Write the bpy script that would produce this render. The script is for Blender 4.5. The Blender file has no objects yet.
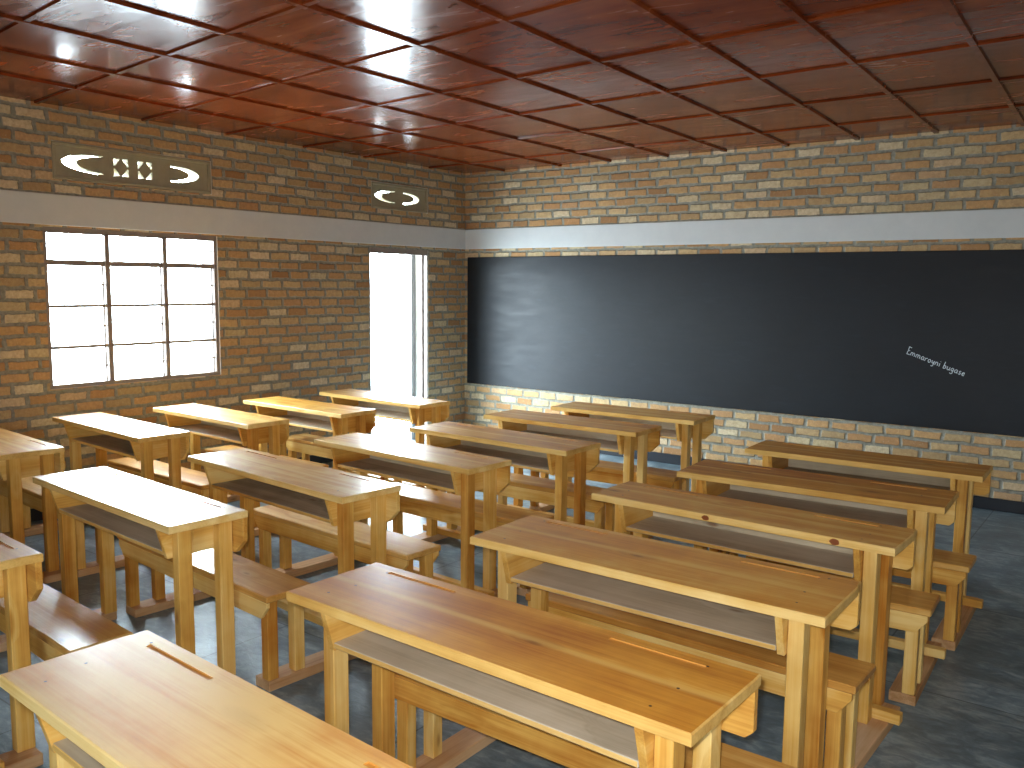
import bpy, bmesh, math, random
from mathutils import Vector, Matrix
random.seed(11)
S = bpy.context.scene
COL = S.collection

# ------------------------------------------------------------------ helpers
def tag(o, label=None, cat=None, group=None, kind=None):
    if label: o['label'] = label
    if cat: o['category'] = cat
    if group: o['group'] = group
    if kind: o['kind'] = kind
    return o

def link(name, bm, mats, parent=None):
    me = bpy.data.meshes.new(name)
    bmesh.ops.recalc_face_normals(bm, faces=bm.faces[:])
    bm.to_mesh(me); bm.free()
    for m in (mats if isinstance(mats, (list, tuple)) else [mats]):
        me.materials.append(m)
    o = bpy.data.objects.new(name, me)
    COL.objects.link(o)
    if parent: o.parent = parent
    return o

def struct(name, bm, mats, label=None):
    o = link(name, bm, mats)
    o['kind'] = 'structure'
    o['label'] = label or name.replace('_', ' ')
    o['category'] = name.split('_')[0]
    return o

def box(bm, x0, x1, y0, y1, z0, z1, mi=0, bev=0.0, jit=0.0):
    vs = [bm.verts.new((x + random.uniform(-jit, jit), y + random.uniform(-jit, jit), z))
          for x in (x0, x1) for y in (y0, y1) for z in (z0, z1)]
    idx = [(0,1,3,2),(4,6,7,5),(0,4,5,1),(2,3,7,6),(0,2,6,4),(1,5,7,3)]
    fs = [bm.faces.new([vs[i] for i in f]) for f in idx]
    for f in fs: f.material_index = mi
    if bev > 0:
        es = list({e for f in fs for e in f.edges})
        r = bmesh.ops.bevel(bm, geom=es, offset=bev, segments=1, affect='EDGES', profile=0.5)
        for f in r['faces']: f.material_index = mi
    return vs

def prism(bm, pts, axis, a, b, mi=0, bev=0.0):
    """polygon pts extruded along axis from a to b; pts are the two other coordinates in xyz order"""
    def mk(p, t):
        if axis == 'x': return (t, p[0], p[1])
        if axis == 'y': return (p[0], t, p[1])
        return (p[0], p[1], t)
    A = [bm.verts.new(mk(p, a)) for p in pts]; B = [bm.verts.new(mk(p, b)) for p in pts]
    n = len(pts)
    fs = [bm.faces.new(A), bm.faces.new(B[::-1])]
    for i in range(n): fs.append(bm.faces.new([A[i], A[(i+1) % n], B[(i+1) % n], B[i]]))
    for f in fs: f.material_index = mi
    if bev > 0:
        es = list({e for f in fs for e in f.edges})
        bmesh.ops.bevel(bm, geom=es, offset=bev, segments=1, affect='EDGES', profile=0.5)

# ------------------------------------------------------------------ node helper
class NT:
    def __init__(self, name):
        self.m = bpy.data.materials.new(name); self.m.use_nodes = True
        self.t = self.m.node_tree; self.N = self.t.nodes
        self.bsdf = self.N['Principled BSDF']; self.out = self.N['Material Output']
    def n(self, typ, **kw):
        nd = self.N.new(typ)
        for k, v in kw.items(): setattr(nd, k, v)
        return nd
    def set(self, sock, v):
        if hasattr(v, 'is_output') or isinstance(v, bpy.types.NodeSocket): self.t.links.new(v, sock)
        else: sock.default_value = v
    def math(self, op, a, b=0.0, c=0.0, clamp=False):
        nd = self.n('ShaderNodeMath', operation=op, use_clamp=clamp)
        for i, v in enumerate((a, b, c)): self.set(nd.inputs[i], v)
        return nd.outputs[0]
    def vmath(self, op, a, b=(0,0,0)):
        nd = self.n('ShaderNodeVectorMath', operation=op)
        self.set(nd.inputs[0], a); self.set(nd.inputs[1], b)
        return nd.outputs[0]
    def mix(self, f, a, b, blend='MIX'):
        nd = self.n('ShaderNodeMix', data_type='RGBA', blend_type=blend)
        self.set(nd.inputs[0], f); self.set(nd.inputs[6], a); self.set(nd.inputs[7], b)
        return nd.outputs[2]
    def ramp(self, f, stops, interp='LINEAR'):
        nd = self.n('ShaderNodeValToRGB'); cr = nd.color_ramp; cr.interpolation = interp
        while len(cr.elements) > 1: cr.elements.remove(cr.elements[-1])
        cr.elements[0].position, cr.elements[0].color = stops[0][0], (*stops[0][1], 1)
        for p, c in stops[1:]:
            e = cr.elements.new(p); e.color = (*c, 1)
        self.set(nd.inputs[0], f)
        return nd.outputs[0]
    def noise(self, vec, scale, detail=3, rough=.5, dist=0.0):
        nd = self.n('ShaderNodeTexNoise')
        self.set(nd.inputs['Vector'], vec); nd.inputs['Scale'].default_value = scale
        nd.inputs['Detail'].default_value = detail; nd.inputs['Roughness'].default_value = rough
        nd.inputs['Distortion'].default_value = dist
        return nd.outputs['Fac']
    def obj(self): return self.n('ShaderNodeTexCoord').outputs['Object']
    def mapr(self, v, a, b, c=0.0, d=1.0):
        nd = self.n('ShaderNodeMapRange'); self.set(nd.inputs[0], v)
        for i, k in enumerate((a, b, c, d)): nd.inputs[i+1].default_value = k
        return nd.outputs[0]
    def bump(self, h, strength, dist=.01):
        nd = self.n('ShaderNodeBump'); nd.inputs['Strength'].default_value = strength
        nd.inputs['Distance'].default_value = dist
        self.set(nd.inputs['Height'], h)
        self.set(self.bsdf.inputs['Normal'], nd.outputs[0]); return nd
    def p(self, **kw):
        for k, v in kw.items(): self.set(self.bsdf.inputs[k.replace('_', ' ')], v)

def c255(r, g, b):
    f = lambda u: (u/255/12.92 if u/255 <= .04045 else ((u/255+.055)/1.055)**2.4)
    return (f(r), f(g), f(b))

# ------------------------------------------------------------------ materials
def wood(name, axis, lo, mid, hi, rough=.34, coat=.35, knots=True, streak=.0):
    """pine board with its grain along the given local axis"""
    t = NT(name)
    o = t.obj(); oi = t.n('ShaderNodeObjectInfo')
    sp = t.n('ShaderNodeSeparateXYZ'); t.set(sp.inputs[0], o)
    order = {'x': (0, 1, 2), 'y': (1, 0, 2), 'z': (2, 0, 1)}[axis]
    cb = t.n('ShaderNodeCombineXYZ')
    for i in range(3): t.set(cb.inputs[i], sp.outputs[order[i]])
    off = t.n('ShaderNodeCombineXYZ')
    t.set(off.inputs[0], t.math('MULTIPLY', oi.outputs['Random'], 37.0))
    t.set(off.inputs[1], t.math('MULTIPLY', oi.outputs['Random'], 91.0))
    t.set(off.inputs[2], t.math('MULTIPLY', oi.outputs['Random'], 53.0))
    v = t.vmath('ADD', cb.outputs[0], off.outputs[0])
    # knots: sparse cells
    kv = t.vmath('MULTIPLY', v, (3.2, 9.0, 9.0))
    vo = t.n('ShaderNodeTexVoronoi'); t.set(vo.inputs['Vector'], kv); vo.inputs['Scale'].default_value = 1.0
    kd = vo.outputs['Distance']
    csep = t.n('ShaderNodeSeparateColor'); t.set(csep.inputs[0], vo.outputs['Color'])
    rare = t.math('GREATER_THAN', csep.outputs[0], .62 if knots else 2.0)
    kmask = t.math('MULTIPLY', t.mapr(kd, .05, .12, 1, 0), rare)
    khalo = t.math('MULTIPLY', t.mapr(kd, .08, .42, 1, 0), rare)
    gv = t.vmath('MULTIPLY', v, (1.1, 16.0, 16.0))
    gv2 = t.vmath('ADD', gv, t.n('ShaderNodeCombineXYZ').outputs[0])
    bend = t.n('ShaderNodeCombineXYZ'); t.set(bend.inputs[1], t.math('MULTIPLY', khalo, 1.6))
    gv2 = t.vmath('ADD', gv, bend.outputs[0])
    big = t.noise(gv2, .55, 3, .55, .6)
    fine = t.noise(t.vmath('MULTIPLY', v, (3.0, 130.0, 130.0)), 1.0, 2, .6)
    blotch = t.noise(v, 5.0, 3, .6)
    g = t.math('ADD', t.math('MULTIPLY', big, .75), t.math('MULTIPLY', fine, .25))
    g = t.math('ADD', g, t.math('MULTIPLY', t.math('SUBTRACT', oi.outputs['Random'], .5), .22))
    g = t.math('ADD', g, t.math('MULTIPLY', t.math('SUBTRACT', blotch, .5), .35))
    c = t.ramp(g, [(.27, lo), (.50, mid), (.70, hi)])
    if streak > 0:   # paler sapwood strip where the two boards of a top meet
        yy = t.math('ABSOLUTE', t.math('ADD', sp.outputs[1], t.math('MULTIPLY', t.math('SUBTRACT', t.noise(v, 1.2, 1), .5), .03)))
        c = t.mix(t.math('MULTIPLY', t.mapr(yy, .004, .022, 1, 0), streak), c, (*hi, 1))
    c = t.mix(t.math('MULTIPLY', khalo, .35), c, (*[x*.55 for x in mid], 1))
    c = t.mix(t.math('MULTIPLY', kmask, .6), c, (*c255(112, 62, 26), 1))
    t.p(Base_Color=c, Roughness=t.math('ADD', t.math('MULTIPLY', blotch, .18), rough-.09))
    t.bsdf.inputs['Coat Weight'].default_value = coat
    t.bsdf.inputs['Specular IOR Level'].default_value = .18
    t.bsdf.inputs['Coat Roughness'].default_value = .20
    t.bump(t.math('ADD', t.math('MULTIPLY', fine, .4), t.math('MULTIPLY', blotch, .6)), .12, .004)
    return t.m

TOPC = (c255(182, 112, 34), c255(220, 156, 58), c255(240, 198, 108))
LEGC = (c255(178, 112, 38), c255(218, 168, 84), c255(236, 202, 130))
EDGC = (c255(190, 140, 66), c255(222, 180, 104), c255(238, 206, 140))
RAWC = (c255(162, 148, 124), c255(200, 188, 164), c255(218, 208, 188))
SEATC = (c255(172, 114, 46), c255(204, 150, 74), c255(226, 184, 110))
M_TOP = wood('varnished_pine_top', 'x', *TOPC, rough=.50, coat=.8, streak=.6)
M_EDGE = wood('pine_edge', 'x', *EDGC, rough=.42, coat=.15, knots=False)
M_SEAT = wood('varnished_pine_seat', 'x', *SEATC, rough=.48, coat=.7)
M_RAIL = wood('pine_rail', 'x', *LEGC, rough=.42, coat=.2)
M_LEG = wood('pine_leg', 'z', *LEGC, rough=.42, coat=.2)
M_SIDE = wood('pine_side', 'y', *LEGC, rough=.42, coat=.2)
M_RUN = wood('pine_runner', 'y', c255(165, 120, 76), c255(200, 160, 118), c255(214, 182, 146), rough=.55, coat=.0)
M_RAW = wood('raw_pine_shelf', 'x', *RAWC, rough=.62, coat=.0)

def flat(name, col, rough=.5, metal=0.0, bumpy=0.0):
    t = NT(name); t.p(Base_Color=(*col, 1), Roughness=rough, Metallic=metal)
    if bumpy:
        t.bump(t.noise(t.obj(), 40, 4, .6), bumpy, .004)
    return t.m
M_NAIL = flat('nail_iron', c255(70, 60, 52), .5, .6)
M_KNOT = flat('pine_knot', c255(128, 66, 24), .5)
M_GROOVE = flat('groove_wood', c255(206, 146, 66), .5)

# brick wall
def brick():
    t = NT('brick_masonry')
    o = t.obj(); geo = t.n('ShaderNodeNewGeometry')
    sp = t.n('ShaderNodeSeparateXYZ'); t.set(sp.inputs[0], o)
    sn = t.n('ShaderNodeSeparateXYZ'); t.set(sn.inputs[0], geo.outputs['True Normal'])
    nx = t.math('GREATER_THAN', t.math('ABSOLUTE', sn.outputs[0]), .5)
    u = t.math('ADD', t.math('MULTIPLY', sp.outputs[1], nx), t.math('MULTIPLY', sp.outputs[0], t.math('SUBTRACT', 1.0, nx)))
    v = sp.outputs[2]
    w1 = t.noise(o, 9.0, 2); w2 = t.noise(t.vmath('ADD', o, (7.3, 2.1, 5.5)), 9.0, 2)
    e1 = t.noise(o, 55.0, 2); 
    u = t.math('ADD', u, t.math('MULTIPLY', t.math('SUBTRACT', w1, .5), .035))
    v = t.math('ADD', v, t.math('MULTIPLY', t.math('SUBTRACT', w2, .5), .022))
    H, W = .0846, .224
    rv = t.math('DIVIDE', v, H); row = t.math('FLOOR', rv)
    rn = t.n('ShaderNodeTexWhiteNoise', noise_dimensions='1D'); t.set(rn.inputs['W'], row)
    par = t.math('MULTIPLY', t.math('FLOORED_MODULO', row, 2.0), .5)
    ru = t.math('ADD', t.math('ADD', t.math('DIVIDE', u, W), par), t.math('MULTIPLY', rn.outputs['Value'], .3))
    col = t.math('FLOOR', ru)
    fu = t.math('FRACT', ru); fv = t.math('FRACT', rv)
    # random brick size
    cv = t.n('ShaderNodeCombineXYZ'); t.set(cv.inputs[0], col); t.set(cv.inputs[1], row); t.set(cv.inputs[2], t.math('MULTIPLY', nx, 13.7))
    wn = t.n('ShaderNodeTexWhiteNoise', noise_dimensions='3D'); t.set(wn.inputs['Vector'], cv.outputs[0])
    ws = t.n('ShaderNodeSeparateColor'); t.set(ws.inputs[0], wn.outputs['Color'])
    du = t.math('MULTIPLY', t.math('SUBTRACT', .5, t.math('ABSOLUTE', t.math('SUBTRACT', fu, .5))), W)
    dv = t.math('MULTIPLY', t.math('SUBTRACT', .5, t.math('ABSOLUTE', t.math('SUBTRACT', fv, .5))), H)
    du = t.math('SUBTRACT', du, t.math('MULTIPLY', ws.outputs[1], .006))
    dv = t.math('SUBTRACT', dv, t.math('MULTIPLY', ws.outputs[2], .005))
    d = t.math('SMOOTH_MIN', du, dv, .008)
    d = t.math('ADD', d, t.math('MULTIPLY', t.math('SUBTRACT', e1, .5), .010))
    mask = t.mapr(d, .0090, .0130)
    bc = t.ramp(ws.outputs[0], [(.0, c255(168, 126, 84)), (.16, c255(200, 156, 106)), (.34, c255(208, 168, 116)), (.48, c255(182, 156, 114)),
                                (.62, c255(214, 184, 136)), (.76, c255(194, 146, 98)), (.88, c255(228, 212, 176)), (1.0, c255(200, 180, 138))])
    sp_n = t.noise(o, 38.0, 4, .65)
    bc = t.mix(t.mapr(sp_n, .35, .72, 0, .5), bc, (*c255(150, 112, 80), 1))
    bc = t.mix(t.mapr(t.noise(o, 70.0, 2, .6), .62, .72, 0, .35), bc, (*c255(222, 196, 160), 1))
    mn = t.noise(o, 30.0, 4, .6)
    mc = t.ramp(mn, [(.3, c255(126, 123, 110)), (.7, c255(164, 160, 145))])
    c = t.mix(mask, mc, bc)
    t.p(Base_Color=c, Roughness=.85)
    t.bsdf.inputs['Specular IOR Level'].default_value = .25
    h = t.math('ADD', t.math('MULTIPLY', t.mapr(d, .005, .014), 1.0), t.math('MULTIPLY', sp_n, .35))
    t.bump(h, .8, .008)
    return t.m
M_BRICK = brick()

def paint(name, a, b, rough, scale=6.0, bump=.15):
    t = NT(name); o = t.obj()
    t.p(Base_Color=t.mix(t.noise(o, scale, 5, .6), (*a, 1), (*b, 1)), Roughness=rough)
    t.bump(t.noise(o, 25, 5, .6), bump, .006)
    return t.m
M_BAND = paint('white_ring_beam_paint', c255(205, 208, 208), c255(222, 224, 222), .7)
M_PLASTER = paint('pale_reveal_plaster', c255(206, 202, 192), c255(226, 222, 212), .8)
M_SKIRT = paint('black_skirting_paint', c255(22, 25, 32), c255(34, 38, 46), .45)
M_CONC = paint('vent_concrete', c255(152, 144, 118), c255(174, 165, 138), .85, 18, .3)
M_STEEL = paint('window_steel_paint', c255(138, 122, 114), c255(154, 140, 130), .45, 12, .05)
M_DOOR = paint('grey_door_paint', c255(96, 98, 100), c255(120, 122, 122), .5)

def board():
    t = NT('blackboard_paint'); o = t.obj()
    n = t.noise(o, 1.6, 5, .65); n2 = t.noise(t.vmath('MULTIPLY', o, (1, 1, 5)), 3.0, 4, .6)
    c = t.ramp(n, [(.3, c255(8, 10, 16)), (.7, c255(16, 20, 27))])
    c = t.mix(t.mapr(n2, .58, .75, 0, .25), c, (*c255(40, 47, 56), 1))
    t.p(Base_Color=c, Roughness=t.mapr(n2, .3, .7, .46, .58))
    t.bsdf.inputs['Specular IOR Level'].default_value = .4
    t.bump(t.noise(o, 7.0, 5, .55), .25, .012)
    return t.m
M_BOARD = board()
M_CHALK = flat('chalk', c255(215, 225, 230), .9)

def ceiling_mat(name, k=1.0):
    t = NT(name); o = t.obj()
    st = t.noise(t.vmath('MULTIPLY', o, (1.0, 5.0, 1.0)), 1.3, 4, .6, .8)
    bl = t.noise(o, 2.2, 3, .5)
    cell = t.vmath('DIVIDE', o, (.61, .9, 1.0))
    g = t.math('ADD', t.math('MULTIPLY', st, .5), t.math('MULTIPLY', bl, .5))
    c = t.ramp(g, [(.3, [x*k for x in c255(80, 30, 12)]), (.52, [x*k for x in c255(126, 56, 24)]), (.75, [x*k for x in c255(156, 82, 38)])])
    t.p(Base_Color=c, Roughness=t.mapr(st, .3, .7, .16, .30))
    t.bsdf.inputs['Coat Weight'].default_value = .30
    t.bsdf.inputs['Specular IOR Level'].default_value = .06
    t.bsdf.inputs['Specular Tint'].default_value = (1, .78, .55, 1)
    t.bsdf.inputs['Coat Roughness'].default_value = .12
    wav = t.noise(t.vmath('MULTIPLY', o, (1.0, 1.6, 1.0)), 3.2, 3, .5)
    t.bump(t.math('ADD', wav, t.math('MULTIPLY', st, .12)), .15, .03)
    return t.m
M_CEIL = ceiling_mat('varnished_ceiling_board')
M_BATT = ceiling_mat('varnished_ceiling_batten', .9)

def floor_mat():
    t = NT('cement_floor'); o = t.obj()
    a = t.noise(o, 2.4, 6, .65, .6); b = t.noise(t.vmath('MULTIPLY', o, (1, 2.2, 1)), 9.0, 5, .7, .8)
    g = t.math('ADD', t.math('MULTIPLY', a, .5), t.math('MULTIPLY', b, .5))
    c = t.ramp(g, [(.34, c255(72, 90, 99)), (.5, c255(112, 132, 143)), (.64, c255(160, 178, 186))])
    # joints scored in the screed
    sp = t.n('ShaderNodeSeparateXYZ'); t.set(sp.inputs[0], o)
    j = None
    for k in (0, 1):
        f = t.math('ABSOLUTE', t.math('SUBTRACT', t.math('FRACT', t.math('DIVIDE', t.math('ADD', sp.outputs[k], .37), 1.25)), .5))
        m = t.mapr(f, .002, .004, 1, 0)
        j = m if j is None else t.math('MAXIMUM', j, m)
    c = t.mix(t.math('MULTIPLY', j, .6), c, (*c255(34, 40, 44), 1))
    t.p(Base_Color=c, Roughness=t.mapr(b, .3, .7, .30, .5))
    t.bump(t.math('ADD', b, t.math('MULTIPLY', a, .6)), .25, .01)
    return t.m
M_FLOOR = floor_mat()

def glass():
    t = NT('window_glass')
    tr = t.n('ShaderNodeBsdfTransparent'); gl = t.n('ShaderNodeBsdfGlossy'); gl.inputs['Roughness'].default_value = .05
    mx = t.n('ShaderNodeMixShader'); mx.inputs[0].default_value = .05
    t.t.links.new(tr.outputs[0], mx.inputs[1]); t.t.links.new(gl.outputs[0], mx.inputs[2])
    t.t.links.new(mx.outputs[0], t.out.inputs['Surface'])
    return t.m
M_GLASS = glass()

# ------------------------------------------------------------------ room shell
XL, XR, YB, YR, ZC, WT = -6.505, 1.55, 7.749, -1.75, 3.0, .24
kx = 6.505/6.475
WIN = (3.022*kx, 4.458*kx, .952, 2.135)
DOOR = (6.212*kx, 7.090*kx, 0.0, 2.112)
VENT1 = (3.112*kx, 4.418*kx, 2.478, 2.752)
VENT2 = (6.246*kx, 7.086*kx, 2.507, 2.774)
WIN_FILL_R = (-1.5, .1, .952, 2.135)  # unseen right-wall window, added to brighten the sides facing the viewer
WIN_FILL_REAR = (-1.7, .9, .80, 2.135)      # unseen, added in the rear wall for fill light: x0, x1, z0, z1

def wall_x(name, x0, x1, ya, yb, openings, mat):
    ys = sorted({ya, yb, *[o[0] for o in openings], *[o[1] for o in openings]})
    zs = sorted({0.0, ZC, *[o[2] for o in openings], *[o[3] for o in openings]})
    bm = bmesh.new()
    def solid(i, j):
        if i < 0 or j < 0 or i >= len(ys)-1 or j >= len(zs)-1: return False
        y = (ys[i]+ys[i+1])/2; z = (zs[j]+zs[j+1])/2
        return not any(o[0] < y < o[1] and o[2] < z < o[3] for o in openings)
    V = {}
    def v(x, i, j):
        k = (x, i, j)
        if k not in V: V[k] = bm.verts.new((x, ys[i], zs[j]))
        return V[k]
    for i in range(len(ys)-1):
        for j in range(len(zs)-1):
            if not solid(i, j): continue
            for x in (x0, x1): bm.faces.new([v(x,i,j), v(x,i+1,j), v(x,i+1,j+1), v(x,i,j+1)])
            for (di, dj, a, b) in ((-1,0,(i,j),(i,j+1)), (1,0,(i+1,j),(i+1,j+1)), (0,-1,(i,j),(i+1,j)), (0,1,(i,j+1),(i+1,j+1))):
                if not solid(i+di, j+dj):
                    f = bm.faces.new([v(x0,*a), v(x0,*b), v(x1,*b), v(x1,*a)])
                    if 0 <= i+di < len(ys)-1 and 0 <= j+dj < len(zs)-1: f.material_index = 1
    return struct(name, bm, [mat, M_PLASTER], 'bare brick ' + name.replace('_', ' '))

wall_x('wall_left', XL-WT, XL, YR-WT, YB+WT, [WIN, DOOR, VENT1, VENT2], M_BRICK)
wall_x('wall_right', XR, XR+WT, YR-WT, YB+WT, [WIN_FILL_R], M_BRICK)
bm = bmesh.new(); box(bm, XL, XR, YB, YB+WT, 0, ZC); struct('wall_back', bm, M_BRICK, 'bare brick wall behind the blackboard')
bm = bmesh.new()
for (p, q, r, t) in ((XL, WIN_FILL_REAR[0], 0, ZC), (WIN_FILL_REAR[1], XR, 0, ZC), (WIN_FILL_REAR[0], WIN_FILL_REAR[1], 0, WIN_FILL_REAR[2]), (WIN_FILL_REAR[0], WIN_FILL_REAR[1], WIN_FILL_REAR[3], ZC)): box(bm, p, q, YR-WT, YR, r, t)
struct('wall_front', bm, M_BRICK, 'bare brick wall behind the viewer')
bm = bmesh.new(); box(bm, XL-WT-.6, XR+WT+.6, YR-WT-.5, YB+WT+.5, -.15, 0); struct('floor', bm, M_FLOOR, 'dark grey cement floor')

bm = bmesh.new(); box(bm, XL-WT-.0, XR+WT, YR-WT, YB+WT, ZC, ZC+.12)
ceil = struct('ceiling', bm, M_CEIL, 'glossy red brown boarded ceiling')
def batten(p, q, w, h=.012):
    bm = bmesh.new()
    d = Vector((q[0]-p[0], q[1]-p[1])).normalized(); n = Vector((-d.y, d.x))*w/2
    P, Q = Vector(p), Vector(q)
    prof = [(-1, 0), (-.8, -h), (.8, -h), (1, 0)]
    A = [bm.verts.new((*(P+n*s), ZC+z+.0005)) for s, z in prof]; B = [bm.verts.new((*(Q+n*s), ZC+z+.0005)) for s, z in prof]
    for i in range(3): bm.faces.new([A[i], A[i+1], B[i+1], B[i]])
    bm.faces.new(A); bm.faces.new(B[::-1]); bm.faces.new([A[0], B[0], B[3], A[3]])
    return link('ceiling_batten', bm, M_BATT, ceil)
def ln(p, q, x0, x1):
    s = (q[1]-p[1])/(q[0]-p[0]); return (x0, p[1]+s*(x0-p[0])), (x1, p[1]+s*(x1-p[0]))
for p, q in [((-1.567, 6.985), (-4.63, 7.085)), ((-.93, 6.06), (-3.97, 6.13)), ((-.91, 5.13), (-5.21, 5.36)), ((-1.475, 4.235), (-5.18, 4.506)),
             ((-2.62, 3.419), (-5.86, 3.773)), ((-3.91, 2.771), (-6.45, 3.033)), ((-3.9, 2.02), (-6.4, 2.26)), ((-3.9, 1.2), (-6.4, 1.42)), ((-3.9, .4), (-6.4, .6)), ((-3.9, -.4), (-6.4, -.25)), ((-3.9, -1.2), (-6.4, -1.1))]:
    a, b = ln(p, q, XL, XR); batten((a[0], a[1]), (b[0], b[1]), .036)
for (xa, ya, xb, yb) in [(-5.80, 2.97, -5.9, 6.0), (-5.19, 2.93, -5.2, 5.36), (-4.53, 2.08, -4.6, 7.08), (-3.90, 2.77, -3.95, 6.13), (-3.25, 3.49, -3.33, 6.09),
                         (-2.62, 3.42, -2.73, 6.07), (-2.03, 4.23, -2.165, 7.02), (-1.475, 4.24, -1.567, 6.985), (-.90, 5.13, -.93, 6.06), (-.3, 4, -.31, 6), (.3, 4, .3, 6), (.92, 4, .92, 6)]:
    s = (xb-xa)/(yb-ya); batten((xa+s*(YR-ya), YR), (xa+s*(YB-ya), YB), .04, .016)

# white ring beam band, skirting
ZB0, ZB1 = 2.147, 2.368
bm = bmesh.new(); box(bm, XL, XL+.012, YR, YB, ZB0, ZB1, bev=.003); struct('trim_1', bm, M_BAND, 'white painted band along the window wall')
bm = bmesh.new(); box(bm, XL+.012, XR-.012, YB-.012, YB, ZB0, ZB1, bev=.003); struct('trim_2', bm, M_BAND, 'white painted band above the blackboard')
bm = bmesh.new(); box(bm, XR-.012, XR, YR, YB, ZB0, ZB1, bev=.003); struct('trim_3', bm, M_BAND, 'white painted band along the right wall')
bm = bmesh.new(); box(bm, XL+.012, XR-.012, YR, YR+.012, ZB0, ZB1, bev=.003); struct('trim_4', bm, M_BAND, 'white painted band along the rear wall')
bm = bmesh.new(); box(bm, XL+.01, XR-.01, YB-.012, YB, 0, .097, bev=.003); struct('baseboard_back', bm, M_SKIRT, 'black painted skirting under the blackboard')
bm = bmesh.new(); box(bm, XL, XL+.01, YR, DOOR[0]-.05, 0, .097, bev=.003); box(bm, XL, XL+.01, DOOR[1]+.05, YB, 0, .097, bev=.003); struct('baseboard_left', bm, M_SKIRT, 'black painted skirting on the window wall')
bm = bmesh.new(); box(bm, XR-.01, XR, YR, YB-.012, 0, .097, bev=.003); struct('baseboard_right', bm, M_SKIRT, 'black painted skirting on the right wall')

# ------------------------------------------------------------------ windows and door
def window(name, x, rect, ncol, rowz, inward, label):
    y0, y1, z0, z1 = rect
    bm = bmesh.new()
    a, b = (x-.05, x-.012) if inward > 0 else (x+.012, x+.05)
    fw = .030
    box(bm, a, b, y0, y1, z0, z0+fw, bev=.002); box(bm, a, b, y0, y1, z1-fw-.012, z1, bev=.002)
    box(bm, a, b, y0, y0+fw, z0+fw, z1-fw, bev=.002); box(bm, a, b, y1-fw, y1, z0+fw, z1-fw, bev=.002)
    w = struct(name, bm, M_STEEL, label)
    cw = (y1-y0)/ncol
    for k in range(1, ncol):
        bm = bmesh.new(); yc = y0+cw*k
        box(bm, a, b, yc-.019, yc+.019, z0+fw, z1-fw, bev=.002)
        link('mullion', bm, M_STEEL, w)
    for i, z in enumerate(rowz):
        bm = bmesh.new(); t = .020 if i == 0 else .011
        for k in range(ncol):
            ya = y0+cw*k+(.020 if k else fw); yb = y0+cw*(k+1)-(.020 if k < ncol-1 else fw)
            box(bm, a+.004, b-.004, ya, yb, z-t, z+t, bev=.002)
        link('transom' if i == 0 else 'glazing_bar', bm, M_STEEL, w)
    bm = bmesh.new()     # casement stiles beside each mullion
    for k in range(ncol):
        ya = y0+cw*k+(.020 if k else fw); yb = y0+cw*(k+1)-(.020 if k < ncol-1 else fw)
        box(bm, a+.004, a+.016, yb-.018, yb-.006, z0+fw, rowz[0]-.02)
        zs = [z1] + list(rowz) + [z0]
        for zz, zw in zip(zs[:-1], zs[1:]):   # stay clips at mid pane
            box(bm, a, b-.004, yb-.05, yb-.009, (zz+zw)/2-.006, (zz+zw)/2+.006)
    link('casement_stile', bm, M_STEEL, w)
    bm = bmesh.new(); c = (a+b)/2
    box(bm, c-.002, c+.002, y0+fw, y1-fw, z0+fw, z1-fw)
    link('glass', bm, M_GLASS, w)
    return w
window('window_1', XL, WIN, 3, (1.880, 1.560, 1.255), 1, 'steel framed window of twelve bright panes')
window('window_fill_right', XR, WIN_FILL_R, 3, (1.880, 1.560, 1.255), -1, 'steel framed window added in the right wall for fill light')
w3 = window('window_fill_rear', 0.0, WIN_FILL_REAR, 4, (1.880, 1.50, 1.15), 1, 'steel framed window added in the rear wall for fill light')
w3.matrix_world = Matrix(((0, 1, 0, 0), (1, 0, 0, YR), (0, 0, 1, 0), (0, 0, 0, 1)))

y0, y1, z0, z1 = DOOR
bm = bmesh.new()
a, b = XL-.055, XL-.005
box(bm, a, b, y0, y0+.022, 0, z1, bev=.002); box(bm, a, b, y1-.014, y1, 0, z1, bev=.002); box(bm, a, b, y0+.022, y1-.014, z1-.055, z1, bev=.002)
d = struct('door_1', bm, M_STEEL, 'open doorway with steel frame beside the blackboard')
bm = bmesh.new()   # rebate strip and outer post on the far reveal
box(bm, XL-.085, XL-.062, y1-.034, y1, 0, z1, bev=.001)
link('door_stop', bm, M_STEEL, d)
bm = bmesh.new(); box(bm, XL-WT, XL-WT+.05, y1-.062, y1, 0, z1, bev=.002); box(bm, XL-WT, XL-WT+.075, y0, y0+.016, 0, z1, bev=.002)
link('outer_post', bm, M_DOOR, d)
bm = bmesh.new()   # door leaf swung outwards, hinged on the far jamb
lw = y1-y0-.05
box(bm, -.018, .018, 0, lw, .02, z1-.05, bev=.003)
for (za, zb) in ((.15, .62), (.72, 1.28), (1.38, z1-.18)):
    box(bm, -.024, .024, .09, lw-.09, za, zb, bev=.006)
leaf = link('door_leaf', bm, M_DOOR, d)
leaf.location = (XL-WT-.05, y1+.02, 0); leaf.rotation_euler = (0, 0, math.radians(5))
bm = bmesh.new()
box(bm, .024, .06, lw-.075, lw-.045, 1.0, 1.02, bev=.003); box(bm, .055, .07, lw-.17, lw-.045, .998, 1.022, bev=.004)
link('door_handle', bm, M_STEEL, leaf)

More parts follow.
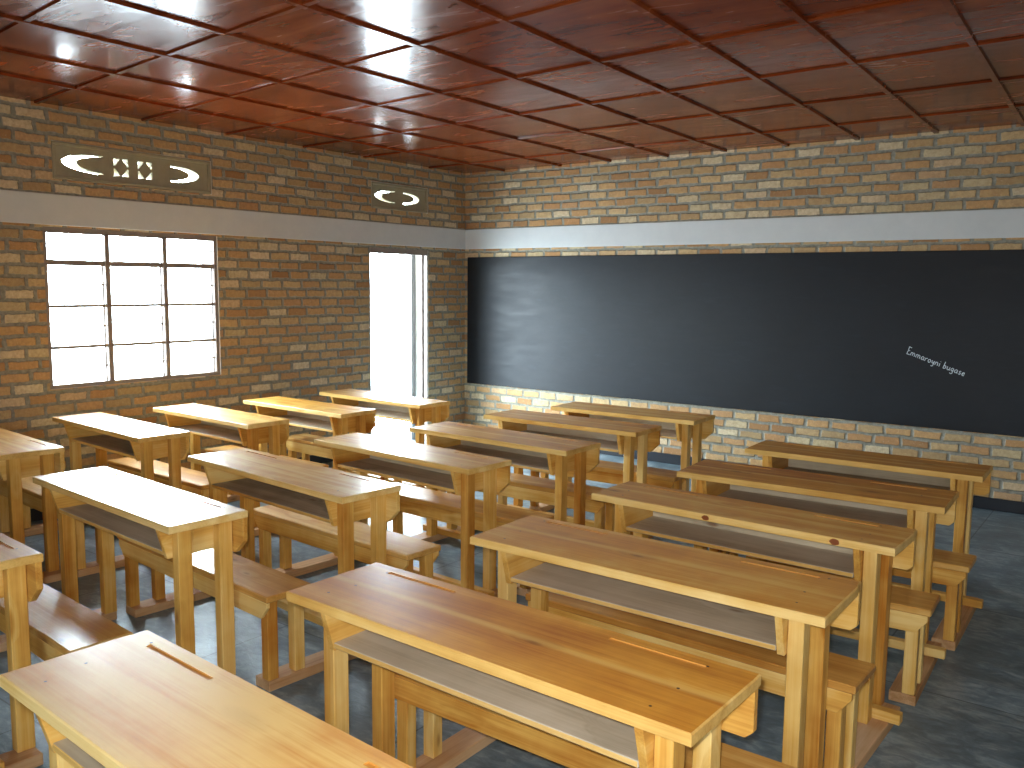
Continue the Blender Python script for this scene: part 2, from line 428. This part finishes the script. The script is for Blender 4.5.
# ------------------------------------------------------------------ vent blocks
def half_ring(cx, cz, A, B, a, b, sgn, n=22):
    """crescent: outer half ellipse (A,B) minus inner half ellipse (a,b), bulging to sgn*y"""
    o = [(cx+sgn*A*math.cos(t), cz+B*math.sin(t)) for t in [(-.5+i/n)*math.pi for i in range(n+1)]]
    q = [(cx+sgn*a*math.cos(t), cz+b*math.sin(t)) for t in [(.5-i/n)*math.pi for i in range(n+1)]]
    return o+q
def vent(name, rect, holes, label):
    y0, y1, z0, z1 = rect
    y0 += .004; y1 -= .004; z0 += .004; z1 -= .004
    cu = bpy.data.curves.new('tmp', 'CURVE'); cu.dimensions = '2D'; cu.fill_mode = 'BOTH'; cu.extrude = .04
    def poly(pts):
        s = cu.splines.new('POLY'); s.points.add(len(pts)-1); s.use_cyclic_u = True
        for p, q in zip(s.points, pts): p.co = (q[0], q[1], 0, 1)
    poly([(y0, z0), (y1, z0), (y1, z1), (y0, z1)])
    for h in holes: poly(h)
    tmp = bpy.data.objects.new('tmp', cu); COL.objects.link(tmp)
    dg = bpy.context.evaluated_depsgraph_get(); dg.update()
    me = bpy.data.meshes.new_from_object(tmp.evaluated_get(dg))
    bm = bmesh.new(); bm.from_mesh(me)
    bpy.data.objects.remove(tmp); bpy.data.curves.remove(cu); bpy.data.meshes.remove(me)
    M = Matrix(((0, 0, 1, XL-.058), (1, 0, 0, 0), (0, 1, 0, 0), (0, 0, 0, 1)))   # curve x->Y, y->Z, extrude->X
    bm.transform(M)
    o = link(name, bm, M_CONC)
    bm = bmesh.new(); r = .024
    xa, xb = XL-.03, XL+.004
    box(bm, xa, xb, y0, y1, z1-r, z1, bev=.003); box(bm, xa, xb, y0, y1, z0, z0+r, bev=.003)
    box(bm, xa, xb, y0, y0+r, z0+r, z1-r, bev=.003); box(bm, xa, xb, y1-r, y1, z0+r, z1-r, bev=.003)
    link('rim', bm, M_CONC, o)
    tag(o, label, 'vent')
    return o
w = VENT1[1]-VENT1[0]; Y = lambda f: VENT1[0]+f*w
zc = (VENT1[2]+VENT1[3])/2
holes = [half_ring(Y(.295), zc, .235*w, .070, .150*w, .056, -1), half_ring(Y(.725), zc, .195*w, .066, .125*w, .051, 1)]
flowers = []
for fc in (.405, .555):
    for sy in (-1, 1):
        for sz in (-1, 1):
            cy, cz = Y(fc), zc
            P = [(.007, .064), (.058, .068), (.060, .010), (.050, .010), (.036, .028), (.022, .044)]
            holes.append([(cy+sy*a, cz+sz*b) for a, b in (P if sy*sz > 0 else P[::-1])])
vent('vent_block', VENT1, holes, 'long concrete vent block above the window with crescents and flower holes')
w = VENT2[1]-VENT2[0]; zc = (VENT2[2]+VENT2[3])/2
holes = [half_ring(VENT2[0]+.42*w, zc, .33*w, .062, .22*w, .049, -1), half_ring(VENT2[0]+.57*w, zc, .29*w, .062, .19*w, .047, 1)]
vent('vent_block', VENT2, holes, 'short concrete vent block above the doorway with two crescents')

# ------------------------------------------------------------------ blackboard
bm = bmesh.new()
box(bm, -6.46, 1.2, YB-.014, YB-.001, .611, 2.056, bev=.004)
bb = link('blackboard', bm, M_BOARD)
tag(bb, 'long black painted board on the brick back wall with chalk writing', 'blackboard')
GL = {
 'E': (.62, [[(.55, 1.45), (.0, 1.5), (.05, .75), (.4, .8)], [(.05, .75), (.0, .0), (.6, .05)]]),
 'm': (1.0, [[(0, 0), (.05, .65), (.05, .5), (.25, .68), (.4, .5), (.4, 0), (.42, .5), (.6, .68), (.78, .5), (.8, 0)]]),
 'a': (.7, [[(.5, .55), (.25, .68), (0, .4), (.05, .1), (.25, 0), (.5, .3), (.52, .62), (.52, .1), (.62, 0)]]),
 'r': (.5, [[(0, 0), (.05, .65), (.08, .45), (.25, .65), (.42, .6)]]),
 'o': (.65, [[(.28, .66), (.02, .45), (.05, .12), (.28, 0), (.5, .2), (.5, .5), (.28, .66)]]),
 'y': (.62, [[(0, .65), (.08, .2), (.3, .12), (.48, .6)], [(.5, .66), (.42, -.35), (.2, -.5), (.05, -.35)]]),
 'n': (.65, [[(0, 0), (.05, .65), (.06, .45), (.3, .68), (.48, .5), (.5, 0)]]),
 'i': (.3, [[(.08, .62), (.1, 0)], [(.12, .95), (.16, 1.02)]]),
 'b': (.65, [[(.08, 1.3), (.03, 0), (.3, 0), (.5, .25), (.4, .6), (.1, .5)]]),
 'u': (.65, [[(0, .65), (.05, .1), (.25, 0), (.45, .2), (.5, .65), (.5, .05), (.6, 0)]]),
 'g': (.65, [[(.48, .55), (.22, .68), (.0, .35), (.22, .05), (.48, .3), (.5, .65), (.45, -.35), (.2, -.5), (0, -.35)]]),
 's': (.55, [[(.42, .6), (.15, .66), (.08, .45), (.38, .25), (.3, .02), (.0, .05)]]),
 'e': (.6, [[(.05, .35), (.45, .4), (.38, .64), (.12, .6), (.0, .3), (.15, .02), (.48, .1)]]),
}
bm = bmesh.new()
sz = .0415; cx = 0.0
ang = math.radians(-18.5); ca, sa = math.cos(ang), math.sin(ang)
def chalk_pt(a, b): return (-1.71+(a*ca-b*sa)*.93, 1.213+(a*sa+b*ca))
for ch in 'Emmaroyni bugase':
    if ch == ' ': cx += .5; continue
    wd, strokes = GL[ch]
    for st in strokes:
        for (p, q) in zip(st[:-1], st[1:]):
            P = Vector(chalk_pt((cx+p[0])*sz, p[1]*sz)); Q = Vector(chalk_pt((cx+q[0])*sz, q[1]*sz))
            dv = (Q-P)
            if dv.length < 1e-6: continue
            dv.normalize(); nn = Vector((-dv.y, dv.x))*.0028
            prism(bm, [tuple(P-nn), tuple(Q-nn), tuple(Q+nn), tuple(P+nn)], 'y', YB-.0155, YB-.0138)
    cx += wd+.12
link('chalk_writing', bm, M_CHALK, bb)

# ------------------------------------------------------------------ school desks with attached benches
def tabletop(L, Dp, z0, z1, grooves):
    """board with pencil grooves cut in the top; material 0 top, 1 edge, 2 groove, 3 nail"""
    bm = bmesh.new()
    c = .004
    xs = [-L/2]; 
    for g in grooves: xs += [g[0], g[1]]
    xs += [L/2]
    ya, yb = Dp/2-.062, Dp/2-.046
    ys = [-Dp/2, ya, yb, Dp/2]
    nx, ny = len(xs), 4
    wob = [random.uniform(-.004, .004) for _ in range(8)]
    def pos(i, j, ins):
        x, y = xs[i], ys[j]
        if i == 0: x += ins
        if i == nx-1: x -= ins
        if j == 0: y += ins
        if j == ny-1: y -= ins
        if i == 0: x += wob[j]
        if i == nx-1: x += wob[4+j]
        return x, y
    T = {(i, j): bm.verts.new((*pos(i, j, c), z1)) for i in range(nx) for j in range(ny)}
    for i in range(nx-1):
        for j in range(ny-1):
            if j == 1 and i % 2 == 1:
                q = [T[i, j], T[i+1, j], T[i+1, j+1], T[i, j+1]]
                lo = [bm.verts.new((v.co.x, v.co.y, z1-.004)) for v in q]
                bm.faces.new(lo).material_index = 2
                for k in range(4): bm.faces.new([q[k], q[(k+1) % 4], lo[(k+1) % 4], lo[k]]).material_index = 2
            else:
                bm.faces.new([T[i, j], T[i+1, j], T[i+1, j+1], T[i, j+1]])
    ring = [(i, 0) for i in range(nx)] + [(nx-1, j) for j in range(1, ny)] + [(i, ny-1) for i in range(nx-2, -1, -1)] + [(0, j) for j in range(ny-2, 0, -1)]
    R1 = [bm.verts.new((*pos(i, j, 0), z1-c)) for i, j in ring]
    R2 = [bm.verts.new((*pos(i, j, 0), z0)) for i, j in ring]
    n = len(ring)
    for k in range(n):
        k2 = (k+1) % n
        bm.faces.new([T[ring[k]], T[ring[k2]], R1[k2], R1[k]]).material_index = 1
        bm.faces.new([R1[k], R1[k2], R2[k2], R2[k]]).material_index = 1
    bm.faces.new(R2)
    for sx in (-1, 1):
        for yy in (-Dp*.33, -Dp*.05, Dp*.36):
            x = sx*(L/2-.115+random.uniform(-.02, .02)); y = yy+random.uniform(-.012, .012)
            r = random.uniform(.0035, .005)
            vs = [bm.verts.new((x+r*math.cos(a*math.pi/3), y+r*math.sin(a*math.pi/3), z1+.0006)) for a in range(6)]
            bm.faces.new(vs).material_index = 3
    return bm

GROUP = 'school desks with attached benches'
def school_desk(x, y, th, L, Dp, off, label, left_clear=0.0, plain=False, bx=0.0):
    root = bpy.data.objects.new('school_desk', None); COL.objects.link(root)
    root.location = (x, y, 0); root.rotation_euler = (0, 0, th)
    tag(root, label, 'desk')
    H = .79; T = .030; RZ = .045
    j = lambda a=.003: random.uniform(-a, a)
    ga = L*.29
    bm = tabletop(L, Dp, H-T, H, [(-L/2+.12+j(.02), -L/2+.12+ga*.72), (L/2-.12-ga*.72, L/2-.12+j(.02))])
    link('tabletop', bm, [M_TOP, M_EDGE, M_GROOVE, M_NAIL], root)
    xi = L/2-.080                      # outer face of the legs
    y1a = -Dp/2+.075; y2b = min(Dp/2-.026, .150); y2a = y2b-.062
    z_sh = H-.160
    # shelf
    bm = bmesh.new(); box(bm, -xi+.078, xi-.078, -Dp/2+.052, Dp/2-.035, z_sh, z_sh+.018, bev=.002)
    for f in bm.faces:
        if f.calc_center_median().y < -Dp/2+.053: f.material_index = 1
    link('shelf', bm, [M_RAW, M_EDGE], root)
    bm = bmesh.new(); box(bm, -xi+.078, xi-.078, Dp/2-.0345, Dp/2-.0265, z_sh+.001, H-T-.001)
    link('inner_panel', bm, M_RAW, root)
    # front board closing the book box, its lower corners cut off
    bm = bmesh.new(); hb, cc = (.138, .02) if plain else (.162, .06); e = L/2-.004
    prism(bm, [(-e, H-T-.0005), (-e, H-T-hb+cc), (-e+cc*1.1, H-T-hb), (e-cc*1.1, H-T-hb), (e, H-T-hb+cc), (e, H-T-.0005)], 'y', Dp/2-.026, Dp/2-.002, bev=.002)
    link('front_board', bm, M_RAIL, root)
    for s in (-1, 1):
        # side panel of the book box with the slanted student side
        bm = bmesh.new(); xa, xb = sorted((s*(xi-.052), s*(xi-.076)))
        prism(bm, [(-Dp/2+.018, H-T-.0005), (-Dp/2+.058, z_sh-.012), (Dp/2-.028, z_sh-.012), (Dp/2-.028, H-T-.0005)], 'x', xa, xb, bev=.0015)
        link('side_panel', bm, M_SIDE, root)
        for (a, b) in ((y1a, y1a+.062), (y2a, y2b)):
            bm = bmesh.new(); xa, xb = sorted((s*xi, s*(xi-.05)))
            ty = j(.004)
            vs = box(bm, xa, xb, a+ty, b+ty, RZ, H-T-.0005, bev=.003)
            link('leg', bm, M_LEG, root)
        # bench legs
        for yc in (-off-.069, -off+.069):
            bm = bmesh.new(); xa, xb = sorted((s*(xi+.055), s*(xi+.005)))
            box(bm, xa, xb, yc-.026+j(), yc+.026+j(), RZ, .4045, bev=.003)
            link('bench_leg', bm, M_LEG, root)
        # runner on the floor
        bm = bmesh.new(); xa, xb = sorted((s*(xi+.062), s*(xi-.045)))
        box(bm, xa, xb, -off-.097, .150, 0.0, RZ-.0003, bev=.003)
        link('runner', bm, M_RUN, root)
    # bench seat and aprons
    sl = L/2+.010+bx
    bm = bmesh.new(); box(bm, -sl+left_clear, sl, -off-.1175, -off+.1175, .405, .435, bev=.005)
    link('bench_seat', bm, [M_SEAT], root)
    for s in (-1, 1):
        bm = bmesh.new(); ya, yb = sorted((-off+s*.095, -off+s*.113)); e = sl-.012
        prism(bm, [(-e+left_clear, .4045), (-e+left_clear, .380), (-e+.045+left_clear, .325), (e-.045, .325), (e, .380), (e, .4045)], 'y', ya, yb, bev=.002)
        link('bench_apron', bm, M_RAIL, root)
    # foot stretcher lying across the runners
    bm = bmesh.new(); ex = L/2+.022
    box(bm, -ex+2.2*left_clear, ex, y1a+.067, y1a+.113, RZ, RZ+.042, bev=.003)
    link('stretcher', bm, M_RAIL, root)
    return root

RIGHT = [(-1.580, 1.076, -.0512, 1.450, .395), (-1.503, 1.944, -.0179, 1.445, .398), (-1.466, 2.829, .0065, 1.396, .425), (-1.469, 3.703, -.0234, 1.393, .350),
         (-1.424, 4.506, .0417, 1.326, .415), (-1.391, 5.363, .0243, 1.320, .375)]
MID = [(-3.955, 1.320, -.063, 1.380, .370), (-3.880, 2.167, -.063, 1.380, .369), (-3.736, 2.962, -.0778, 1.433, .370), (-3.646, 3.802, -.0576, 1.363, .358),
       (-3.515, 4.568, -.0259, 1.332, .388), (-3.520, 5.411, .0219, 1.319, .392), (-3.415, 6.148, .0334, 1.275, .400)]
LEFT = [(-5.930, 2.387, -.066, 1.31, .360), (-5.852, 3.181, -.0589, 1.303, .357), (-5.766, 3.937, -.0342, 1.287, .357), (-5.630, 4.691, -.0161, 1.244, .367), (-5.550, 5.471, -.0435, 1.318, .364)]
LR = ['wooden school desk with bench, nearest the viewer, cut off at lower left',
      'orange topped school desk with bench, second from the viewer in the right-hand row',
      'wooden school desk with bench, third from the viewer in the right-hand row',
      'school desk with a knot on its front edge, third from the blackboard, right-hand row',
      'wooden school desk with bench, second from the blackboard in the right-hand row',
      'wooden school desk with bench, closest to the blackboard in the right-hand row']
LM = ['wooden school desk cut off at the left photo edge, nearest desk of the middle row',
      'wooden school desk whitened by window glare, second from the viewer in the middle row',
      'wooden school desk with bench, third from the viewer in the middle row',
      'wooden school desk with bench, central desk of the seven in the middle row',
      'wooden school desk with bench, third from the blackboard in the middle row',
      'wooden school desk with bench, second from the blackboard in the middle row',
      'wooden school desk with bench, closest to the blackboard in the middle row']
LL = ['wooden school desk cut off at the left photo edge, in the row under the window',
      'school desk with white glare on its top, second in the row along the window wall',
      'wooden school desk with bench, third of five in the row along the window wall',
      'wooden school desk with bench, second from the doorway along the window wall',
      'wooden school desk with bench, directly in front of the open doorway']
for rows, labels, lc in ((RIGHT, LR, 0.0), (MID, LM, 0.0), (LEFT, LL, 0.0)):
    prev, pth = None, rows[0][2]
    for (x, y, th, L, Dp), lab in zip(rows, labels):
        x, y, L, Dp = x*.96, y*.96, L*.96, Dp*.96
        pitch = .86 if prev is None else y-prev
        off = max(.40, min(.58, pitch-.290-.72*abs(th-pth)))
        if lab is LM[1]: off = .48
        school_desk(x, y, th, L, Dp, off, lab, lc, rows is RIGHT, .05 if lab is LM[1] else (.012 if rows is RIGHT else 0))
        if lab is LR[3]:      # dark knots on the front edge of this top
            r = next(o for o in COL.objects if o.get('label') == lab)
            for kx, kr in ((-.07*L, .013), (.335*L, .015)):
                bm = bmesh.new()
                pts = [(kx+kr*1.25*math.cos(a*math.pi/5)*(1+.15*math.sin(3*a)), .774+kr*.85*math.sin(a*math.pi/5)) for a in range(10)]
                prism(bm, pts, 'y', -Dp/2-.0025, -Dp/2+.006)
                link('knot', bm, M_KNOT, r)
        prev, pth = y, th

# ------------------------------------------------------------------ light
W = bpy.data.worlds.new('World'); S.world = W; W.use_nodes = True
bg = W.node_tree.nodes['Background']
bg.inputs['Color'].default_value = (.74, .90, 1.0, 1)
wt = W.node_tree; tc = wt.nodes.new('ShaderNodeTexCoord'); sx = wt.nodes.new('ShaderNodeSeparateXYZ'); mr = wt.nodes.new('ShaderNodeMapRange')
wt.links.new(tc.outputs['Generated'], sx.inputs[0]); wt.links.new(sx.outputs[0], mr.inputs[0])      # the sky is brightest on the window side
for i, v in enumerate((-.75, -.2, 68.0, 11.0)): mr.inputs[i+1].default_value = v
mz = wt.nodes.new('ShaderNodeMapRange'); wt.links.new(sx.outputs[2], mz.inputs[0])      # the ground outside is duller than the sky
for i, v in enumerate((-.08, .08, .42, 1.0)): mz.inputs[i+1].default_value = v
mm = wt.nodes.new('ShaderNodeMath'); mm.operation = 'MULTIPLY'
wt.links.new(mr.outputs[0], mm.inputs[0]); wt.links.new(mz.outputs[0], mm.inputs[1]); wt.links.new(mm.outputs[0], bg.inputs['Strength'])
def portal(name, x, rect, sgn):
    L = bpy.data.lights.new(name, 'AREA'); L.shape = 'RECTANGLE'
    L.size = rect[3]-rect[2]; L.size_y = rect[1]-rect[0]
    L.cycles.is_portal = True
    o = bpy.data.objects.new(name, L); COL.objects.link(o)
    o.location = (x, (rect[0]+rect[1])/2, (rect[2]+rect[3])/2)
    o.rotation_euler = (0, math.radians(-90*sgn), 0)     # -Z axis looks into the room
    return o
portal('window_portal', XL-.06, WIN, 1); portal('door_portal', XL-.06, DOOR, 1)
portal('right_portal', XR+.06, WIN_FILL_R, -1)
p3 = portal('rear_portal', 0, WIN_FILL_REAR, 1)
p3.location = ((WIN_FILL_REAR[0]+WIN_FILL_REAR[1])/2, YR-.06, (WIN_FILL_REAR[2]+WIN_FILL_REAR[3])/2); p3.rotation_euler = (math.radians(90), 0, 0)
p3.data.size, p3.data.size_y = WIN_FILL_REAR[1]-WIN_FILL_REAR[0], WIN_FILL_REAR[3]-WIN_FILL_REAR[2]

# ------------------------------------------------------------------ camera
cam = bpy.data.cameras.new('Camera'); cam.sensor_width = 36; cam.lens = 870.84/1024*36
co = bpy.data.objects.new('Camera', cam); COL.objects.link(co)
R = Vector((0.79919769, 0.6009897, 0.00971755)); U = Vector((-0.07586838, 0.08482578, 0.99350318)); F = Vector((-0.59626088, 0.7947427, -0.11338868))
M = Matrix(((R.x, U.x, -F.x, 0), (R.y, U.y, -F.y, 0), (R.z, U.z, -F.z, 1.75096), (0, 0, 0, 1)))
co.matrix_world = M; cam.clip_start = .02; cam.clip_end = 200
S.camera = co
fl = bpy.data.lights.new('camera_flash', 'SPOT'); fl.energy = 215; fl.shadow_soft_size = .018
fl.spot_size = math.radians(95); fl.spot_blend = .8; fl.color = (1, .97, .92)
fo = bpy.data.objects.new('camera_flash', fl); COL.objects.link(fo)     # the built-in flash just above the lens
fo.matrix_world = M @ Matrix.Translation((-.03, .045, 0))

S.view_settings.view_transform = 'Standard'; S.view_settings.look = 'None'
S.view_settings.gamma = 1; S.view_settings.use_curve_mapping = False
S.view_settings.exposure = 0.0
S.cycles.use_denoising = True
S.cycles.max_bounces = 10; S.cycles.diffuse_bounces = 5; S.cycles.glossy_bounces = 4; S.cycles.transparent_max_bounces = 8
S.cycles.sample_clamp_indirect = 8.0
